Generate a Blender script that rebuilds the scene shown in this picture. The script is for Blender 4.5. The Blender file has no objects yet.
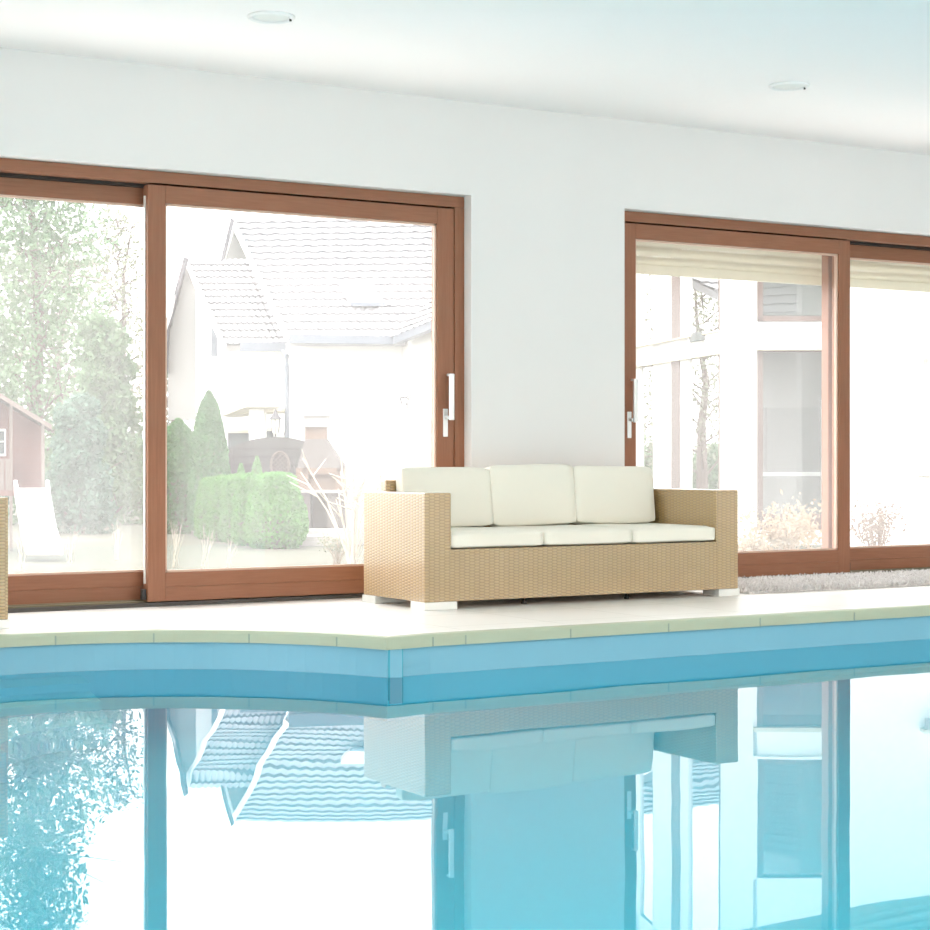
import bpy, bmesh, math, random
from mathutils import Vector, Matrix
random.seed(7)
PI = math.pi
sc = bpy.context.scene
COL = sc.collection

# ------------------------------------------------------------------ camera
FPX, XC, YH, CH = 1850.0, 465.0, 459.0, 0.82
PHI = math.atan(FPX / 3086.0)
D0 = 11.1956
CX, CY = -D0 * math.sin(PHI), -D0 * math.cos(PHI)
cam = bpy.data.objects.new('camera', bpy.data.cameras.new('camera'))
COL.objects.link(cam)
cam.location = (CX, CY, CH)
cam.rotation_euler = (PI / 2, 0, -PHI)
cam.data.sensor_width = 36.0
cam.data.lens = FPX / 930.0 * 36.0
cam.data.shift_y = -6.0 / 930.0
cam.data.clip_end = 500
sc.camera = cam

# ------------------------------------------------------------------ world, light, exposure
w = bpy.data.worlds.new('overcast_sky')
sc.world = w
w.use_nodes = True
bg = w.node_tree.nodes['Background']
bg.inputs[0].default_value = (1.0, 0.985, 0.97, 1)
bg.inputs[1].default_value = 1.0

def area(name, loc, rot, sx, sy, power, col=(1, 1, 1)):
    l = bpy.data.lights.new(name, 'AREA')
    l.shape = 'RECTANGLE'; l.size = sx; l.size_y = sy; l.energy = power; l.color = col
    o = bpy.data.objects.new(name, l); COL.objects.link(o)
    o.location = loc; o.rotation_euler = rot
    return o
UP_LIGHT = area('ceiling_fill', (0.0, -11.1, 1.3), (PI, 0, 0), 16, 2.4, 140, (1.0, 0.925, 0.88))  # added unseen light behind the camera, standing in for bounced daylight
WATER_FILL = area('underwater_fill', (0.0, -7.5, -0.75), (PI / 2, 0, 0), 14, 0.5, 7, (1.0, 0.97, 0.94))  # added area light, unseen, to make the pool water glow

vs = sc.view_settings
vs.view_transform = 'Standard'; vs.look = 'None'; vs.gamma = 1.0; vs.use_curve_mapping = False
vs.exposure = 2.5
cy = sc.cycles
cy.max_bounces = 14; cy.diffuse_bounces = 6; cy.glossy_bounces = 6
cy.transmission_bounces = 10; cy.transparent_max_bounces = 24
cy.sample_clamp_indirect = 12
cy.caustics_reflective = True; cy.caustics_refractive = True
cy.blur_glossy = 0.3

# ------------------------------------------------------------------ helpers
def at(x, y, D):
    """world point seen at photo pixel (x, y) standing D metres in front of the camera"""
    s, c = math.sin(PHI), math.cos(PHI)
    t = (x - XC) / FPX * D
    return Vector((CX + s * D + c * t, CY + c * D - s * t, CH + (YH - y) / FPX * D))

def hexlin(r, g, b):
    f = lambda v: v / 12.92 if v <= 0.04045 else ((v + 0.055) / 1.055) ** 2.4
    return (f(r / 255), f(g / 255), f(b / 255), 1)

class N:
    """small node-tree writer"""
    def __init__(self, name):
        self.m = bpy.data.materials.new(name); self.m.use_nodes = True
        self.t = self.m.node_tree; self.t.nodes.clear()
        self.out = self.t.nodes.new('ShaderNodeOutputMaterial')
    def n(self, typ, **kw):
        o = self.t.nodes.new('ShaderNode' + typ)
        for k, v in kw.items():
            if k.startswith('i_'):
                key = k[2:]
                key = int(key) if key.isdigit() else key.replace('_', ' ')
                if isinstance(v, bpy.types.NodeSocket): self.t.links.new(v, o.inputs[key])
                else: o.inputs[key].default_value = v
            else: setattr(o, k, v)
        return o
    def l(self, a, b): self.t.links.new(a, b)
    def math(self, op, a, b=0.0, c=0.0):
        o = self.t.nodes.new('ShaderNodeMath'); o.operation = op
        for i, v in enumerate((a, b, c)):
            if isinstance(v, bpy.types.NodeSocket): self.t.links.new(v, o.inputs[i])
            else: o.inputs[i].default_value = v
        return o.outputs[0]
    def mix(self, f, a, b):
        o = self.t.nodes.new('ShaderNodeMix'); o.data_type = 'RGBA'
        for i, v in ((0, f), (6, a), (7, b)):
            if isinstance(v, bpy.types.NodeSocket): self.t.links.new(v, o.inputs[i])
            else: o.inputs[i].default_value = v
        return o.outputs[2]

def simple(name, col, rough=0.6, metal=0.0, var=0.0, scale=6.0, bump=0.0, bscale=60.0, stretch=(1, 1, 1), spec=0.5, trans=0.0):
    k = N(name)
    p = k.n('BsdfPrincipled'); p.inputs['Roughness'].default_value = rough; p.inputs['Metallic'].default_value = metal
    p.inputs['Specular IOR Level'].default_value = spec
    k.l(p.outputs[0], k.out.inputs[0])
    c = col if len(col) == 4 else (*col, 1)
    tc = k.n('TexCoord'); mp = k.n('Mapping'); mp.inputs['Scale'].default_value = stretch
    k.l(tc.outputs['Object'], mp.inputs[0])
    if var > 0:
        nz = k.n('TexNoise', i_Scale=scale, i_Detail=4.0); k.l(mp.outputs[0], nz.inputs['Vector'])
        d = tuple(max(0, v * (1 - var)) for v in c[:3]) + (1,)
        e = tuple(min(1, v * (1 + var)) for v in c[:3]) + (1,)
        k.l(k.mix(nz.outputs[0], d, e), p.inputs['Base Color'])
    else: p.inputs['Base Color'].default_value = c
    if bump > 0:
        nb = k.n('TexNoise', i_Scale=bscale, i_Detail=3.0); k.l(mp.outputs[0], nb.inputs['Vector'])
        b = k.n('Bump', i_Strength=bump, i_Distance=0.01); k.l(nb.outputs[0], b.inputs['Height']); k.l(b.outputs[0], p.inputs['Normal'])
    if trans > 0:
        t = k.n('BsdfTranslucent'); t.inputs[0].default_value = c
        mx = k.n('MixShader', i_Fac=trans); k.l(p.outputs[0], mx.inputs[1]); k.l(t.outputs[0], mx.inputs[2]); k.l(mx.outputs[0], k.out.inputs[0])
    return k.m

def wicker_mat():
    k = N('wicker')
    tc = k.n('TexCoord'); s = k.n('SeparateXYZ'); k.l(tc.outputs['Object'], s.inputs[0])
    sn = k.n('SeparateXYZ'); k.l(tc.outputs['Normal'], sn.inputs[0])
    ax = k.math('ROUND', k.math('ABSOLUTE', sn.outputs[0])); az = k.math('ROUND', k.math('ABSOLUTE', sn.outputs[2]))
    def lerp(a, b, f): return k.math('ADD', a, k.math('MULTIPLY', f, k.math('SUBTRACT', b, a)))
    u = lerp(s.outputs[0], s.outputs[1], ax); v = lerp(s.outputs[2], s.outputs[1], az)
    uc = k.math('DIVIDE', u, 0.032); vc = k.math('DIVIDE', v, 0.0165)
    colid = k.math('FLOOR', uc)
    ph = k.math('ADD', vc, k.math('MULTIPLY', colid, 0.5))
    a = k.math('ABSOLUTE', k.math('SINE', k.math('MULTIPLY', ph, PI)))
    b = k.math('ABSOLUTE', k.math('SINE', k.math('MULTIPLY', uc, PI)))
    hgt = k.math('MULTIPLY', k.math('POWER', a, 0.6), k.math('POWER', b, 0.25))
    nz = k.n('TexNoise', i_Scale=9.0, i_Detail=2.0); k.l(tc.outputs['Object'], nz.inputs['Vector'])
    c1 = k.mix(nz.outputs[0], (0.43, 0.285, 0.115, 1), (0.51, 0.35, 0.15, 1))
    ramp = k.math('MINIMUM', k.math('MULTIPLY', hgt, 1.25), 1.0)
    col = k.mix(ramp, (0.24, 0.15, 0.065, 1), c1)
    p = k.n('BsdfPrincipled', i_Roughness=0.33); k.l(col, p.inputs['Base Color'])
    p.inputs['Specular IOR Level'].default_value = 0.6; p.inputs['Coat Weight'].default_value = 1.0; p.inputs['Coat Roughness'].default_value = 0.16; p.inputs['Coat IOR'].default_value = 1.85
    bm_ = k.n('Bump', i_Strength=0.8, i_Distance=0.005); k.l(hgt, bm_.inputs['Height']); k.l(bm_.outputs[0], p.inputs['Normal'])
    k.l(p.outputs[0], k.out.inputs[0])
    return k.m

def wood_mat(name, c0, c1, sc_=(2, 2, 30)):
    k = N(name)
    tc = k.n('TexCoord'); mp = k.n('Mapping'); mp.inputs['Scale'].default_value = sc_; k.l(tc.outputs['Object'], mp.inputs[0])
    nz = k.n('TexNoise', i_Scale=3.0, i_Detail=5.0); k.l(mp.outputs[0], nz.inputs['Vector'])
    p = k.n('BsdfPrincipled', i_Roughness=0.45); p.inputs['Specular IOR Level'].default_value = 0.3; k.l(k.mix(nz.outputs[0], c0, c1), p.inputs['Base Color'])
    b = k.n('Bump', i_Strength=0.12, i_Distance=0.003); k.l(nz.outputs[0], b.inputs['Height']); k.l(b.outputs[0], p.inputs['Normal'])
    k.l(p.outputs[0], k.out.inputs[0])
    return k.m

def glass_mat(name, dust, refl=1.0, ior=1.5, streak=0.5, tint=(1, 1, 1, 1), minr=0.0):
    """clear pane with a film of pale dust and dried rain streaks"""
    k = N(name)
    tr = k.n('BsdfTransparent'); tr.inputs[0].default_value = tint
    gl = k.n('BsdfGlossy', i_Roughness=0.0)
    fr = k.n('Fresnel', i_IOR=ior)
    mx = k.n('MixShader'); k.l(k.math('ADD', k.math('MULTIPLY', fr.outputs[0], refl), minr), mx.inputs[0])
    k.l(tr.outputs[0], mx.inputs[1]); k.l(gl.outputs[0], mx.inputs[2])
    if dust > 0:
        tl = k.n('BsdfTranslucent'); tl.inputs[0].default_value = (0.95, 0.96, 0.97, 1)
        tc = k.n('TexCoord'); mp = k.n('Mapping'); mp.inputs['Scale'].default_value = (6, 6, 0.5); k.l(tc.outputs['Object'], mp.inputs[0])
        nz = k.n('TexNoise', i_Scale=2.5, i_Detail=6.0); k.l(mp.outputs[0], nz.inputs['Vector'])
        n2 = k.n('TexNoise', i_Scale=1.1, i_Detail=5.0); k.l(tc.outputs['Object'], n2.inputs['Vector'])
        s = k.math('ADD', k.math('MULTIPLY', nz.outputs[0], streak), k.math('MULTIPLY', n2.outputs[0], streak))
        f = k.math('MULTIPLY', k.math('ADD', s, 1 - streak), dust)
        m2 = k.n('MixShader'); k.l(f, m2.inputs[0]); k.l(mx.outputs[0], m2.inputs[1]); k.l(tl.outputs[0], m2.inputs[2])
        k.l(m2.outputs[0], k.out.inputs[0])
    else: k.l(mx.outputs[0], k.out.inputs[0])
    return k.m

def water_mat():
    k = N('water')
    tc = k.n('TexCoord'); mp = k.n('Mapping'); mp.inputs['Scale'].default_value = (1.0, 1.0, 1.0); k.l(tc.outputs['Object'], mp.inputs[0])
    n1 = k.n('TexNoise', i_Scale=1.3, i_Detail=0.6); k.l(mp.outputs[0], n1.inputs['Vector'])
    b = k.n('Bump', i_Strength=0.06, i_Distance=0.03); k.l(n1.outputs[0], b.inputs['Height'])
    fr = k.n('Fresnel', i_IOR=1.40); k.l(b.outputs[0], fr.inputs['Normal'])
    rf = k.n('BsdfRefraction', i_IOR=1.33, i_Roughness=0.0); rf.inputs[0].default_value = (0.86, 0.97, 1.0, 1)
    gl = k.n('BsdfGlossy', i_Roughness=0.0)
    k.l(b.outputs[0], rf.inputs['Normal']); k.l(b.outputs[0], gl.inputs['Normal'])
    mx = k.n('MixShader'); k.l(fr.outputs[0], mx.inputs[0]); k.l(rf.outputs[0], mx.inputs[1]); k.l(gl.outputs[0], mx.inputs[2])
    k.l(mx.outputs[0], k.out.inputs[0])
    return k.m

def tile_mat(name, col, joint, tw, th, rough=0.35, off=0.0):
    k = N(name)
    tc = k.n('TexCoord')
    br = k.n('TexBrick', i_Scale=1.0, i_Color1=col, i_Color2=tuple(v * 0.97 for v in col[:3]) + (1,), i_Mortar=joint)
    br.inputs['Mortar Size'].default_value = 0.004; br.inputs['Brick Width'].default_value = tw; br.inputs['Row Height'].default_value = th
    br.offset = off
    k.l(tc.outputs['Object'], br.inputs['Vector'])
    nz = k.n('TexNoise', i_Scale=3.0, i_Detail=5.0); k.l(tc.outputs['Object'], nz.inputs['Vector'])
    c = k.mix(k.math('MULTIPLY', nz.outputs[0], 0.25), br.outputs[0], (0.78, 0.76, 0.70, 1))
    p = k.n('BsdfPrincipled', i_Roughness=rough); k.l(c, p.inputs['Base Color']); k.l(p.outputs[0], k.out.inputs[0])
    return k.m

M = dict(
    plaster=simple('plaster', (0.765, 0.765, 0.755), 0.9, var=0.02, scale=2, bump=0.05, bscale=150),
    ceiling=simple('ceiling_paint', (0.98, 0.94, 0.925), 0.9),
    wood=wood_mat('brown_wood', (0.225, 0.095, 0.052, 1), (0.34, 0.152, 0.085, 1)),
    wood_v=wood_mat('brown_wood_upright', (0.225, 0.095, 0.052, 1), (0.34, 0.152, 0.085, 1), (30, 30, 1.5)),
    rail=simple('olive_rail', (0.22, 0.20, 0.13), 0.35, 0.6),
    track=simple('dark_track', (0.055, 0.05, 0.045), 0.5),
    gasket=simple('gasket', (0.02, 0.015, 0.012), 0.7),
    bead=simple('pale_bead', (0.62, 0.45, 0.36), 0.35),
    pane=glass_mat('dusty_pane', 0.14, streak=0.45),
    pane_house=glass_mat('house_pane', 0.05, 1.0, minr=0.09, tint=(0.8, 0.86, 0.86, 1)),
    wicker=wicker_mat(),
    fabric=simple('cream_fabric', (0.79, 0.78, 0.69), 0.95, bump=0.25, bscale=260),
    steel=simple('brushed_steel', (0.78, 0.80, 0.80), 0.35, 0.35),
    foot=simple('pale_metal', (0.75, 0.77, 0.74), 0.35, 0.25),
    black=simple('black_plastic', (0.03, 0.03, 0.03), 0.5),
    white_enamel=simple('white_enamel', (0.88, 0.88, 0.87), 0.4),
    lamp_glass=simple('lamp_glass', (0.80, 0.82, 0.79), 0.3),
    stone=tile_mat('deck_stone', (0.88, 0.87, 0.84, 1), (0.62, 0.62, 0.58, 1), 0.6, 0.6),
    coping=simple('coping_stone', (0.43, 0.47, 0.34), 0.5, var=0.06, scale=4),
    joint=simple('grout', (0.30, 0.36, 0.30), 0.8),
    liner=simple('pool_liner', (0.10, 0.82, 1.0), 0.45, var=0.03, scale=1.0),  # brighter than the strip above water, underwater glow put into the colour
    band=simple('dull_liner_band', (0.19, 0.44, 0.56), 0.4, var=0.03, scale=1.0),  # duller copy of the liner; tone step at the waterline painted by colour
    liner_dark=simple('pool_liner_seam', (0.05, 0.36, 0.46), 0.5),
    water=water_mat(),
    pile=simple('rug_pile', (0.80, 0.73, 0.68), 0.95, var=0.5, scale=60),
    shutter=simple('cream_shutter', (0.74, 0.72, 0.60), 0.5, trans=0.30),
    render_white=simple('white_render', (0.80, 0.80, 0.78), 0.9),
    soffit=simple('cream_soffit', (0.55, 0.50, 0.38), 0.9),
    tile=simple('roof_tile', (0.36, 0.36, 0.375), 0.75, var=0.1, scale=5),
    gutter=simple('zinc_gutter', (0.13, 0.15, 0.18), 0.5, 0.3),
    brown_frame=simple('pale_brown_frame', (0.12, 0.08, 0.068), 0.6),
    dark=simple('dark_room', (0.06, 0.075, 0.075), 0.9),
    grey_plank=simple('weathered_plank', (0.062, 0.057, 0.053), 0.85, var=0.3, scale=4, stretch=(1, 1, 12)),
    red_plank=simple('red_plank', (0.13, 0.06, 0.05), 0.8, var=0.2, scale=4, stretch=(1, 1, 12)),
    slide=simple('white_slide', (0.85, 0.83, 0.82), 0.4),
    pale_wood=simple('pale_wood', (0.14, 0.11, 0.095), 0.8),
    brick=simple('pale_brick', (0.17, 0.115, 0.085), 0.9, var=0.2, scale=5),
    brick_dark=simple('sooty_brick', (0.11, 0.095, 0.088), 0.9, var=0.2, scale=5),
    concrete=simple('pale_concrete', (0.30, 0.29, 0.28), 0.9, var=0.1, scale=4),
    lawn=simple('lawn', (0.075, 0.078, 0.052), 0.95, var=0.35, scale=1.5),
    leaf_hedge=simple('hedge_leaf', (0.10, 0.26, 0.06), 0.7, var=0.5, scale=7, trans=0.25),
    leaf_thuja=simple('thuja_leaf', (0.08, 0.20, 0.07), 0.7, var=0.5, scale=5, trans=0.25),
    leaf_tree=simple('tree_leaf', (0.13, 0.21, 0.11), 0.7, var=0.5, scale=3, trans=0.3),
    leaf_blue=simple('blue_conifer_leaf', (0.10, 0.18, 0.13), 0.7, var=0.5, scale=3, trans=0.3),
    leaf_pale=simple('thin_leaf', (0.20, 0.22, 0.15), 0.7, var=0.4, scale=3, trans=0.3),
    bark=simple('bark', (0.13, 0.10, 0.085), 0.9),
    pale_bark=simple('pale_bark', (0.42, 0.38, 0.31), 0.9),
    straw=simple('straw', (0.34, 0.27, 0.19), 0.9, var=0.3, scale=9, trans=0.2),
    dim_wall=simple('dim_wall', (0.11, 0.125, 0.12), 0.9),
    bounce_white=simple('bounce_white', (0.80, 0.78, 0.75), 0.9),
    grey_trim=simple('grey_trim', (0.10, 0.10, 0.11), 0.7),
    gable=simple('gable_boards', (0.27, 0.27, 0.26), 0.9),
    twig=simple('brown_twig', (0.15, 0.105, 0.075), 0.9, var=0.3, scale=9),
    iron=simple('wrought_iron', (0.05, 0.05, 0.055), 0.6),
    amber=simple('lantern_glass', (0.7, 0.68, 0.6), 0.2),
)

class MB:
    """collects shapes, builds ONE mesh object"""
    def __init__(self): self.v = []; self.f = []
    def add(self, vs_, fs):
        o = len(self.v); self.v += [tuple(a) for a in vs_]; self.f += [tuple(i + o for i in f) for f in fs]; return self
    def box(self, x0, x1, y0, y1, z0, z1, mat=None, b=0.0):
        bm = bmesh.new()
        r = bmesh.ops.create_cube(bm, size=1.0)
        bmesh.ops.scale(bm, vec=(x1 - x0, y1 - y0, z1 - z0), verts=bm.verts)
        bmesh.ops.translate(bm, vec=((x0 + x1) / 2, (y0 + y1) / 2, (z0 + z1) / 2), verts=bm.verts)
        if b > 0: bmesh.ops.bevel(bm, geom=bm.edges[:] , offset=b, segments=2, profile=0.6, affect='EDGES')
        if mat is not None: bmesh.ops.transform(bm, matrix=mat, verts=bm.verts)
        bm.verts.index_update()
        self.add([v.co for v in bm.verts], [[v.index for v in f.verts] for f in bm.faces]); bm.free(); return self
    def prism(self, pts, vec):
        """closed polygon of 3D points swept along vec"""
        n = len(pts); vec = Vector(vec)
        a = [Vector(p) for p in pts]; b = [p + vec for p in a]
        fs = [tuple(range(n)), tuple(range(2 * n - 1, n - 1, -1))] + [(i, i + n, (i + 1) % n + n, (i + 1) % n) for i in range(n)]
        return self.add(a + b, fs)
    def tube(self, pts, r, seg=8, r2=None):
        pts = [Vector(p) for p in pts]; n = len(pts); rr = r2 if r2 is not None else r
        vs_, fs = [], []
        for i, p in enumerate(pts):
            d = (pts[min(i + 1, n - 1)] - pts[max(i - 1, 0)])
            d = d.normalized() if d.length > 1e-9 else Vector((0, 0, 1))
            u = d.cross(Vector((0, 0, 1)) if abs(d.z) < 0.9 else Vector((1, 0, 0))).normalized(); w_ = d.cross(u)
            q = r + (rr - r) * i / max(1, n - 1)
            for j in range(seg):
                a = 2 * PI * j / seg; vs_.append(p + u * math.cos(a) * q + w_ * math.sin(a) * q)
        for i in range(n - 1):
            for j in range(seg):
                k2 = (j + 1) % seg
                fs.append((i * seg + j, i * seg + k2, (i + 1) * seg + k2, (i + 1) * seg + j))
        fs.append(tuple(range(seg - 1, -1, -1))); fs.append(tuple((n - 1) * seg + j for j in range(seg)))
        return self.add(vs_, fs)
    def lathe(self, prof, c=(0, 0, 0), seg=40):
        vs_, fs = [], []
        for (r, z) in prof:
            for j in range(seg):
                a = 2 * PI * j / seg; vs_.append((c[0] + r * math.cos(a), c[1] + r * math.sin(a), c[2] + z))
        for i in range(len(prof) - 1):
            for j in range(seg):
                k2 = (j + 1) % seg; fs.append((i * seg + j, i * seg + k2, (i + 1) * seg + k2, (i + 1) * seg + j))
        fs.append(tuple(range(seg - 1, -1, -1))); fs.append(tuple((len(prof) - 1) * seg + j for j in range(seg)))
        return self.add(vs_, fs)
    def build(self, name, mat, parent=None, smooth=False, recalc=True):
        me = bpy.data.meshes.new(name); me.from_pydata(self.v, [], self.f); me.update()
        if recalc:
            bm = bmesh.new(); bm.from_mesh(me); bmesh.ops.recalc_face_normals(bm, faces=bm.faces); bm.to_mesh(me); bm.free()
        o = bpy.data.objects.new(name, me); COL.objects.link(o)
        if mat: me.materials.append(mat)
        if smooth:
            for p in me.polygons: p.use_smooth = True
        if parent is not None:
            o.parent = parent
            if parent.type == 'EMPTY' or True:
                # geometry is written in world coordinates: cancel the parent's placement
                root = parent; mat_ = Matrix.Identity(4)
                chain = []
                while root is not None: chain.append(root); root = root.parent
                for q in reversed(chain): mat_ = mat_ @ q.matrix_local_saved if hasattr(q, 'matrix_local_saved') else mat_ @ Matrix.LocRotScale(q.location, q.rotation_euler, q.scale)
                inv = mat_.inverted()
                me.transform(inv)
        return o

def tag(o, label=None, cat=None, group=None, kind=None):
    if label: o['label'] = label
    if cat: o['category'] = cat
    if group: o['group'] = group
    if kind: o['kind'] = kind
    return o
def empty(name, loc, label=None, cat=None, group=None, kind=None):
    o = bpy.data.objects.new(name, None); COL.objects.link(o); o.location = loc; o.empty_display_size = 0.2
    return tag(o, label, cat, group, kind)
def children(o): return [c for c in bpy.data.objects if c.parent == o]
def copy_tree(o, parent=None):
    c = o.copy(); COL.objects.link(c)
    if parent is not None: c.parent = parent
    for ch in children(o): copy_tree(ch, c)
    return c

# ================================================================== SETTING
CEIL = 2.985
RX0, RX1, RY0 = -9.0, 9.5, -12.5
WT = 0.32
OP = [(-3.99, 0.045), (1.187, 5.20)]
OZ = 2.42
mb = MB()
mb.box(RX0, OP[0][0], 0, WT, -0.4, CEIL + 0.2).box(OP[0][1], OP[1][0], 0, WT, -0.4, CEIL + 0.2).box(OP[1][1], RX1, 0, WT, -0.4, CEIL + 0.2)
for a, b in OP:
    mb.box(a, b, 0, WT, OZ, CEIL + 0.2); mb.box(a, b, 0, WT, -0.4, -0.02)
tag(mb.build('wall_back', M['plaster']), kind='structure')
mb = MB(); mb.box(RX0 - .3, RX0, RY0, -6.5, -.4, CEIL + .2).box(RX0 - .3, RX0, -6.5, WT, 2.45, CEIL + .2).box(RX0 - .3, RX0, -.6, WT, -.4, 2.45)
tag(mb.build('wall_left', M['plaster']), kind='structure')
tag(MB().box(RX1, RX1 + 0.3, RY0, WT, -0.4, CEIL + 0.2).build('wall_right', M['plaster']), kind='structure')
tag(MB().box(RX0 - 0.3, RX1 + 0.3, RY0 - 0.3, RY0, -0.4, CEIL + 0.2).build('wall_front', M['plaster']), kind='structure')
tag(MB().box(RX0 - 0.3, RX1 + 0.3, RY0, WT - 0.001, CEIL, CEIL + 0.15).build('ceiling', M['ceiling']), kind='structure')

# pool outline: long straight side with a round bay on the left
YE = -2.05
BC, BR = (-3.12, -2.62), 1.50
a0 = math.asin((YE - 0.09 - BC[1]) / BR)
arc = [(BC[0] + BR * math.cos(a), BC[1] + BR * math.sin(a)) for a in [a0 + (PI - 2 * a0) * i / 40 for i in range(41)]]
PX0, PX1, PY0 = -8.0, 8.6, -7.6
edge = [(PX1, YE + 0.05), (-1.45, YE - 0.05)] + arc + [(PX0, YE - 0.1)]      # right to left along the far side
outline = edge + [(PX0, PY0), (PX1, PY0)]
# deck: everything around the pool
mb = MB()
def signed(path, d):
    out = []
    for i, p in enumerate(path):
        a = Vector(path[max(0, i - 1)]); b = Vector(path[min(len(path) - 1, i + 1)]); t = (b - a).normalized()
        out.append(Vector((p[0] + t.y * d, p[1] - t.x * d)))     # going left, +d is towards the wall
    return out
inset = [tuple(p) for p in signed(edge, 0.02)]
far = [(RX1, 0.0)] + [(RX1, YE + 0.06)] + inset + [(RX0, YE - 0.08), (RX0, 0.0)]
mb.prism([(x, y, -0.12) for x, y in far], (0, 0, 0.12))
mb.box(RX0, PX0, PY0, YE - 0.1, -0.12, 0); mb.box(PX1, RX1, PY0, YE + 0.05, -0.12, 0); mb.box(RX0, RX1, RY0, PY0, -0.12, 0)
mb.box(OP[0][0], OP[0][1], 0, WT, -0.02, 0.0).box(OP[1][0], OP[1][1], 0, WT, -0.02, 0.0)
tag(mb.build('floor', M['stone']), kind='structure')

# coping: one stone lip along the far edge, split by joints
def resample(path, step):
    out = [Vector(path[0])]
    for i in range(len(path) - 1):
        a, b = Vector(path[i]), Vector(path[i + 1]); n = max(1, int((b - a).length / step))
        for j in range(1, n + 1): out.append(a.lerp(b, j / n))
    return out
ep = resample(edge, 0.06)
lip = signed(ep, -0.025); backl = signed(ep, 0.035)
def coping_stone(i0, i1):
    prof = lambda a, b: [(a[0], a[1], -0.054), (a[0], a[1], -0.012), (a[0] * .96 + b[0] * .04, a[1] * .96 + b[1] * .04, 0.003), (b[0], b[1], 0.003), (b[0], b[1], -0.054)]
    vs_, fs = [], []
    for i in range(i0, i1 + 1): vs_ += prof(lip[i], backl[i])
    n = i1 - i0
    for i in range(n):
        for j in range(5):
            fs.append((i * 5 + j, i * 5 + (j + 1) % 5, (i + 1) * 5 + (j + 1) % 5, (i + 1) * 5 + j))
    fs.append((0, 1, 2, 3, 4)); fs.append(tuple(n * 5 + j for j in (4, 3, 2, 1, 0)))
    return vs_, fs
def nearest(x, left=True):
    c = [(abs(p[0] - x), i) for i, p in enumerate(ep)]; return min(c)[1]
cuts = [nearest(x) for x in (8.5, 7.9, 7.3, 6.7, 6.1, 5.5, 4.9, 4.3, 3.7, 3.1, 2.47, 1.82, 1.18, 0.55, -0.06, -0.68, -1.29, -1.43, -1.80, -2.08, -2.50, -2.95, -3.5, -4.0, -4.4)] + [len(ep) - 1]
mb = MB(); jb = MB()
for i0, i1 in zip(cuts[:-1], cuts[1:]):
    if i1 > i0:
        v_, f_ = coping_stone(i0, i1)
        mb.add(v_, f_)
cop = mb.build('trim_1', M['coping']); tag(cop, kind='structure')
for c in cuts[1:-1]:
    a, b = lip[c], backl[c]; d = (a - b).normalized(); t = Vector((-d.y, d.x))
    p = a + d * 0.0015
    jb.add([(*(p - t * .004), -.054), (*(p + t * .004), -.054), (*(p + t * .004), -.01), (*(p - t * .004), -.01),
            (*(p - t * .004 - d * .004), -.054), (*(p + t * .004 - d * .004), -.054), (*(p + t * .004 - d * .004), -.01), (*(p - t * .004 - d * .004), -.01)],
           [(0, 1, 2, 3), (4, 7, 6, 5), (0, 4, 5, 1), (1, 5, 6, 2), (2, 6, 7, 3), (3, 7, 4, 0)])
jb.build('joint', M['joint'], cop)

# basin
WZ = -0.184
DEP = -1.45
basin = MB()
ol = [tuple(p) for p in ep] + [(PX0, PY0), (PX1, PY0)]
n = len(ol)
ob = [(x, y) for x, y in ol]
# wall thickness 0.15 outwards
cxm, cym = 0.3, -4.8
vs_ = [(x, y, -0.05) for x, y in ol] + [(x, y, DEP) for x, y in ol]
fs = [(i, (i + 1) % n, (i + 1) % n + n, i + n) for i in range(n)]
basin.add(vs_, fs)
basin.prism([(x, y, DEP) for x, y in ol], (0, 0, -0.1))
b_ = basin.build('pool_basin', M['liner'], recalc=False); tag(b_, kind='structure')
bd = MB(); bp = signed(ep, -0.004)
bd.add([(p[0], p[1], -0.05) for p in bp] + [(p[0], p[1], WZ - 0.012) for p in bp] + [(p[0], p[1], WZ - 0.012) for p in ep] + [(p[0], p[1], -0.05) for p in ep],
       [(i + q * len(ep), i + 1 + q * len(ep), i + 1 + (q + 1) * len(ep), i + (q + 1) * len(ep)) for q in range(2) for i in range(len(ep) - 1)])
bd.build('dull_liner_band', M['band'], b_, recalc=False)  # liner above the water, greyed so the part below looks lit
# rounded entry steps inside the bay
stp = MB()
for (r1, rr, z1) in ((1.499, 1.20, -0.36), (1.20, 0.86, -0.62), (0.86, 0.5, -0.9)):
    aa = [math.radians(78) + math.radians(102) * i / 30 for i in range(31)]
    pts_o = [(BC[0] + r1 * math.cos(a), BC[1] + r1 * math.sin(a), z1) for a in aa]
    pts_i = [(BC[0] + rr * math.cos(a), BC[1] + rr * math.sin(a), z1) for a in aa][::-1]
    stp.prism(pts_o + pts_i, (0, 0, DEP + .01 - z1))
stp.build('pool_step', M['liner'], b_)
# vertical seam strip at the bay corner
cxn, cyn = arc[0]
seam = MB()
seam.box(cxn + 0.004, cxn + 0.012, cyn - 0.006 + 0.0, cyn + 0.02, -0.9, -0.052)
seam.build('liner_seam', M['liner_dark'], b_)
st_ = MB(); st_.box(cxn + .012, cxn + .075, cyn - .006, cyn + .04, -1.0, -.056); st_.build('corner_strip', M['band'], b_)
st_ = MB(); st_.box(cxn + .075, cxn + .080, cyn - .005, cyn + .04, -1.0, -.056); st_.build('liner_seam', M['liner_dark'], b_)
wm = MB(); wm.add([(x, y, WZ) for x, y in ol], [tuple(range(n))])
wt = wm.build('pool_water', M['water'], recalc=False)
for p in wt.data.polygons:
    if p.normal.z < 0: p.flip()
wt.data.update()
tag(wt, 'still clear blue water filling the indoor pool', 'water', kind='stuff')

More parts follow.
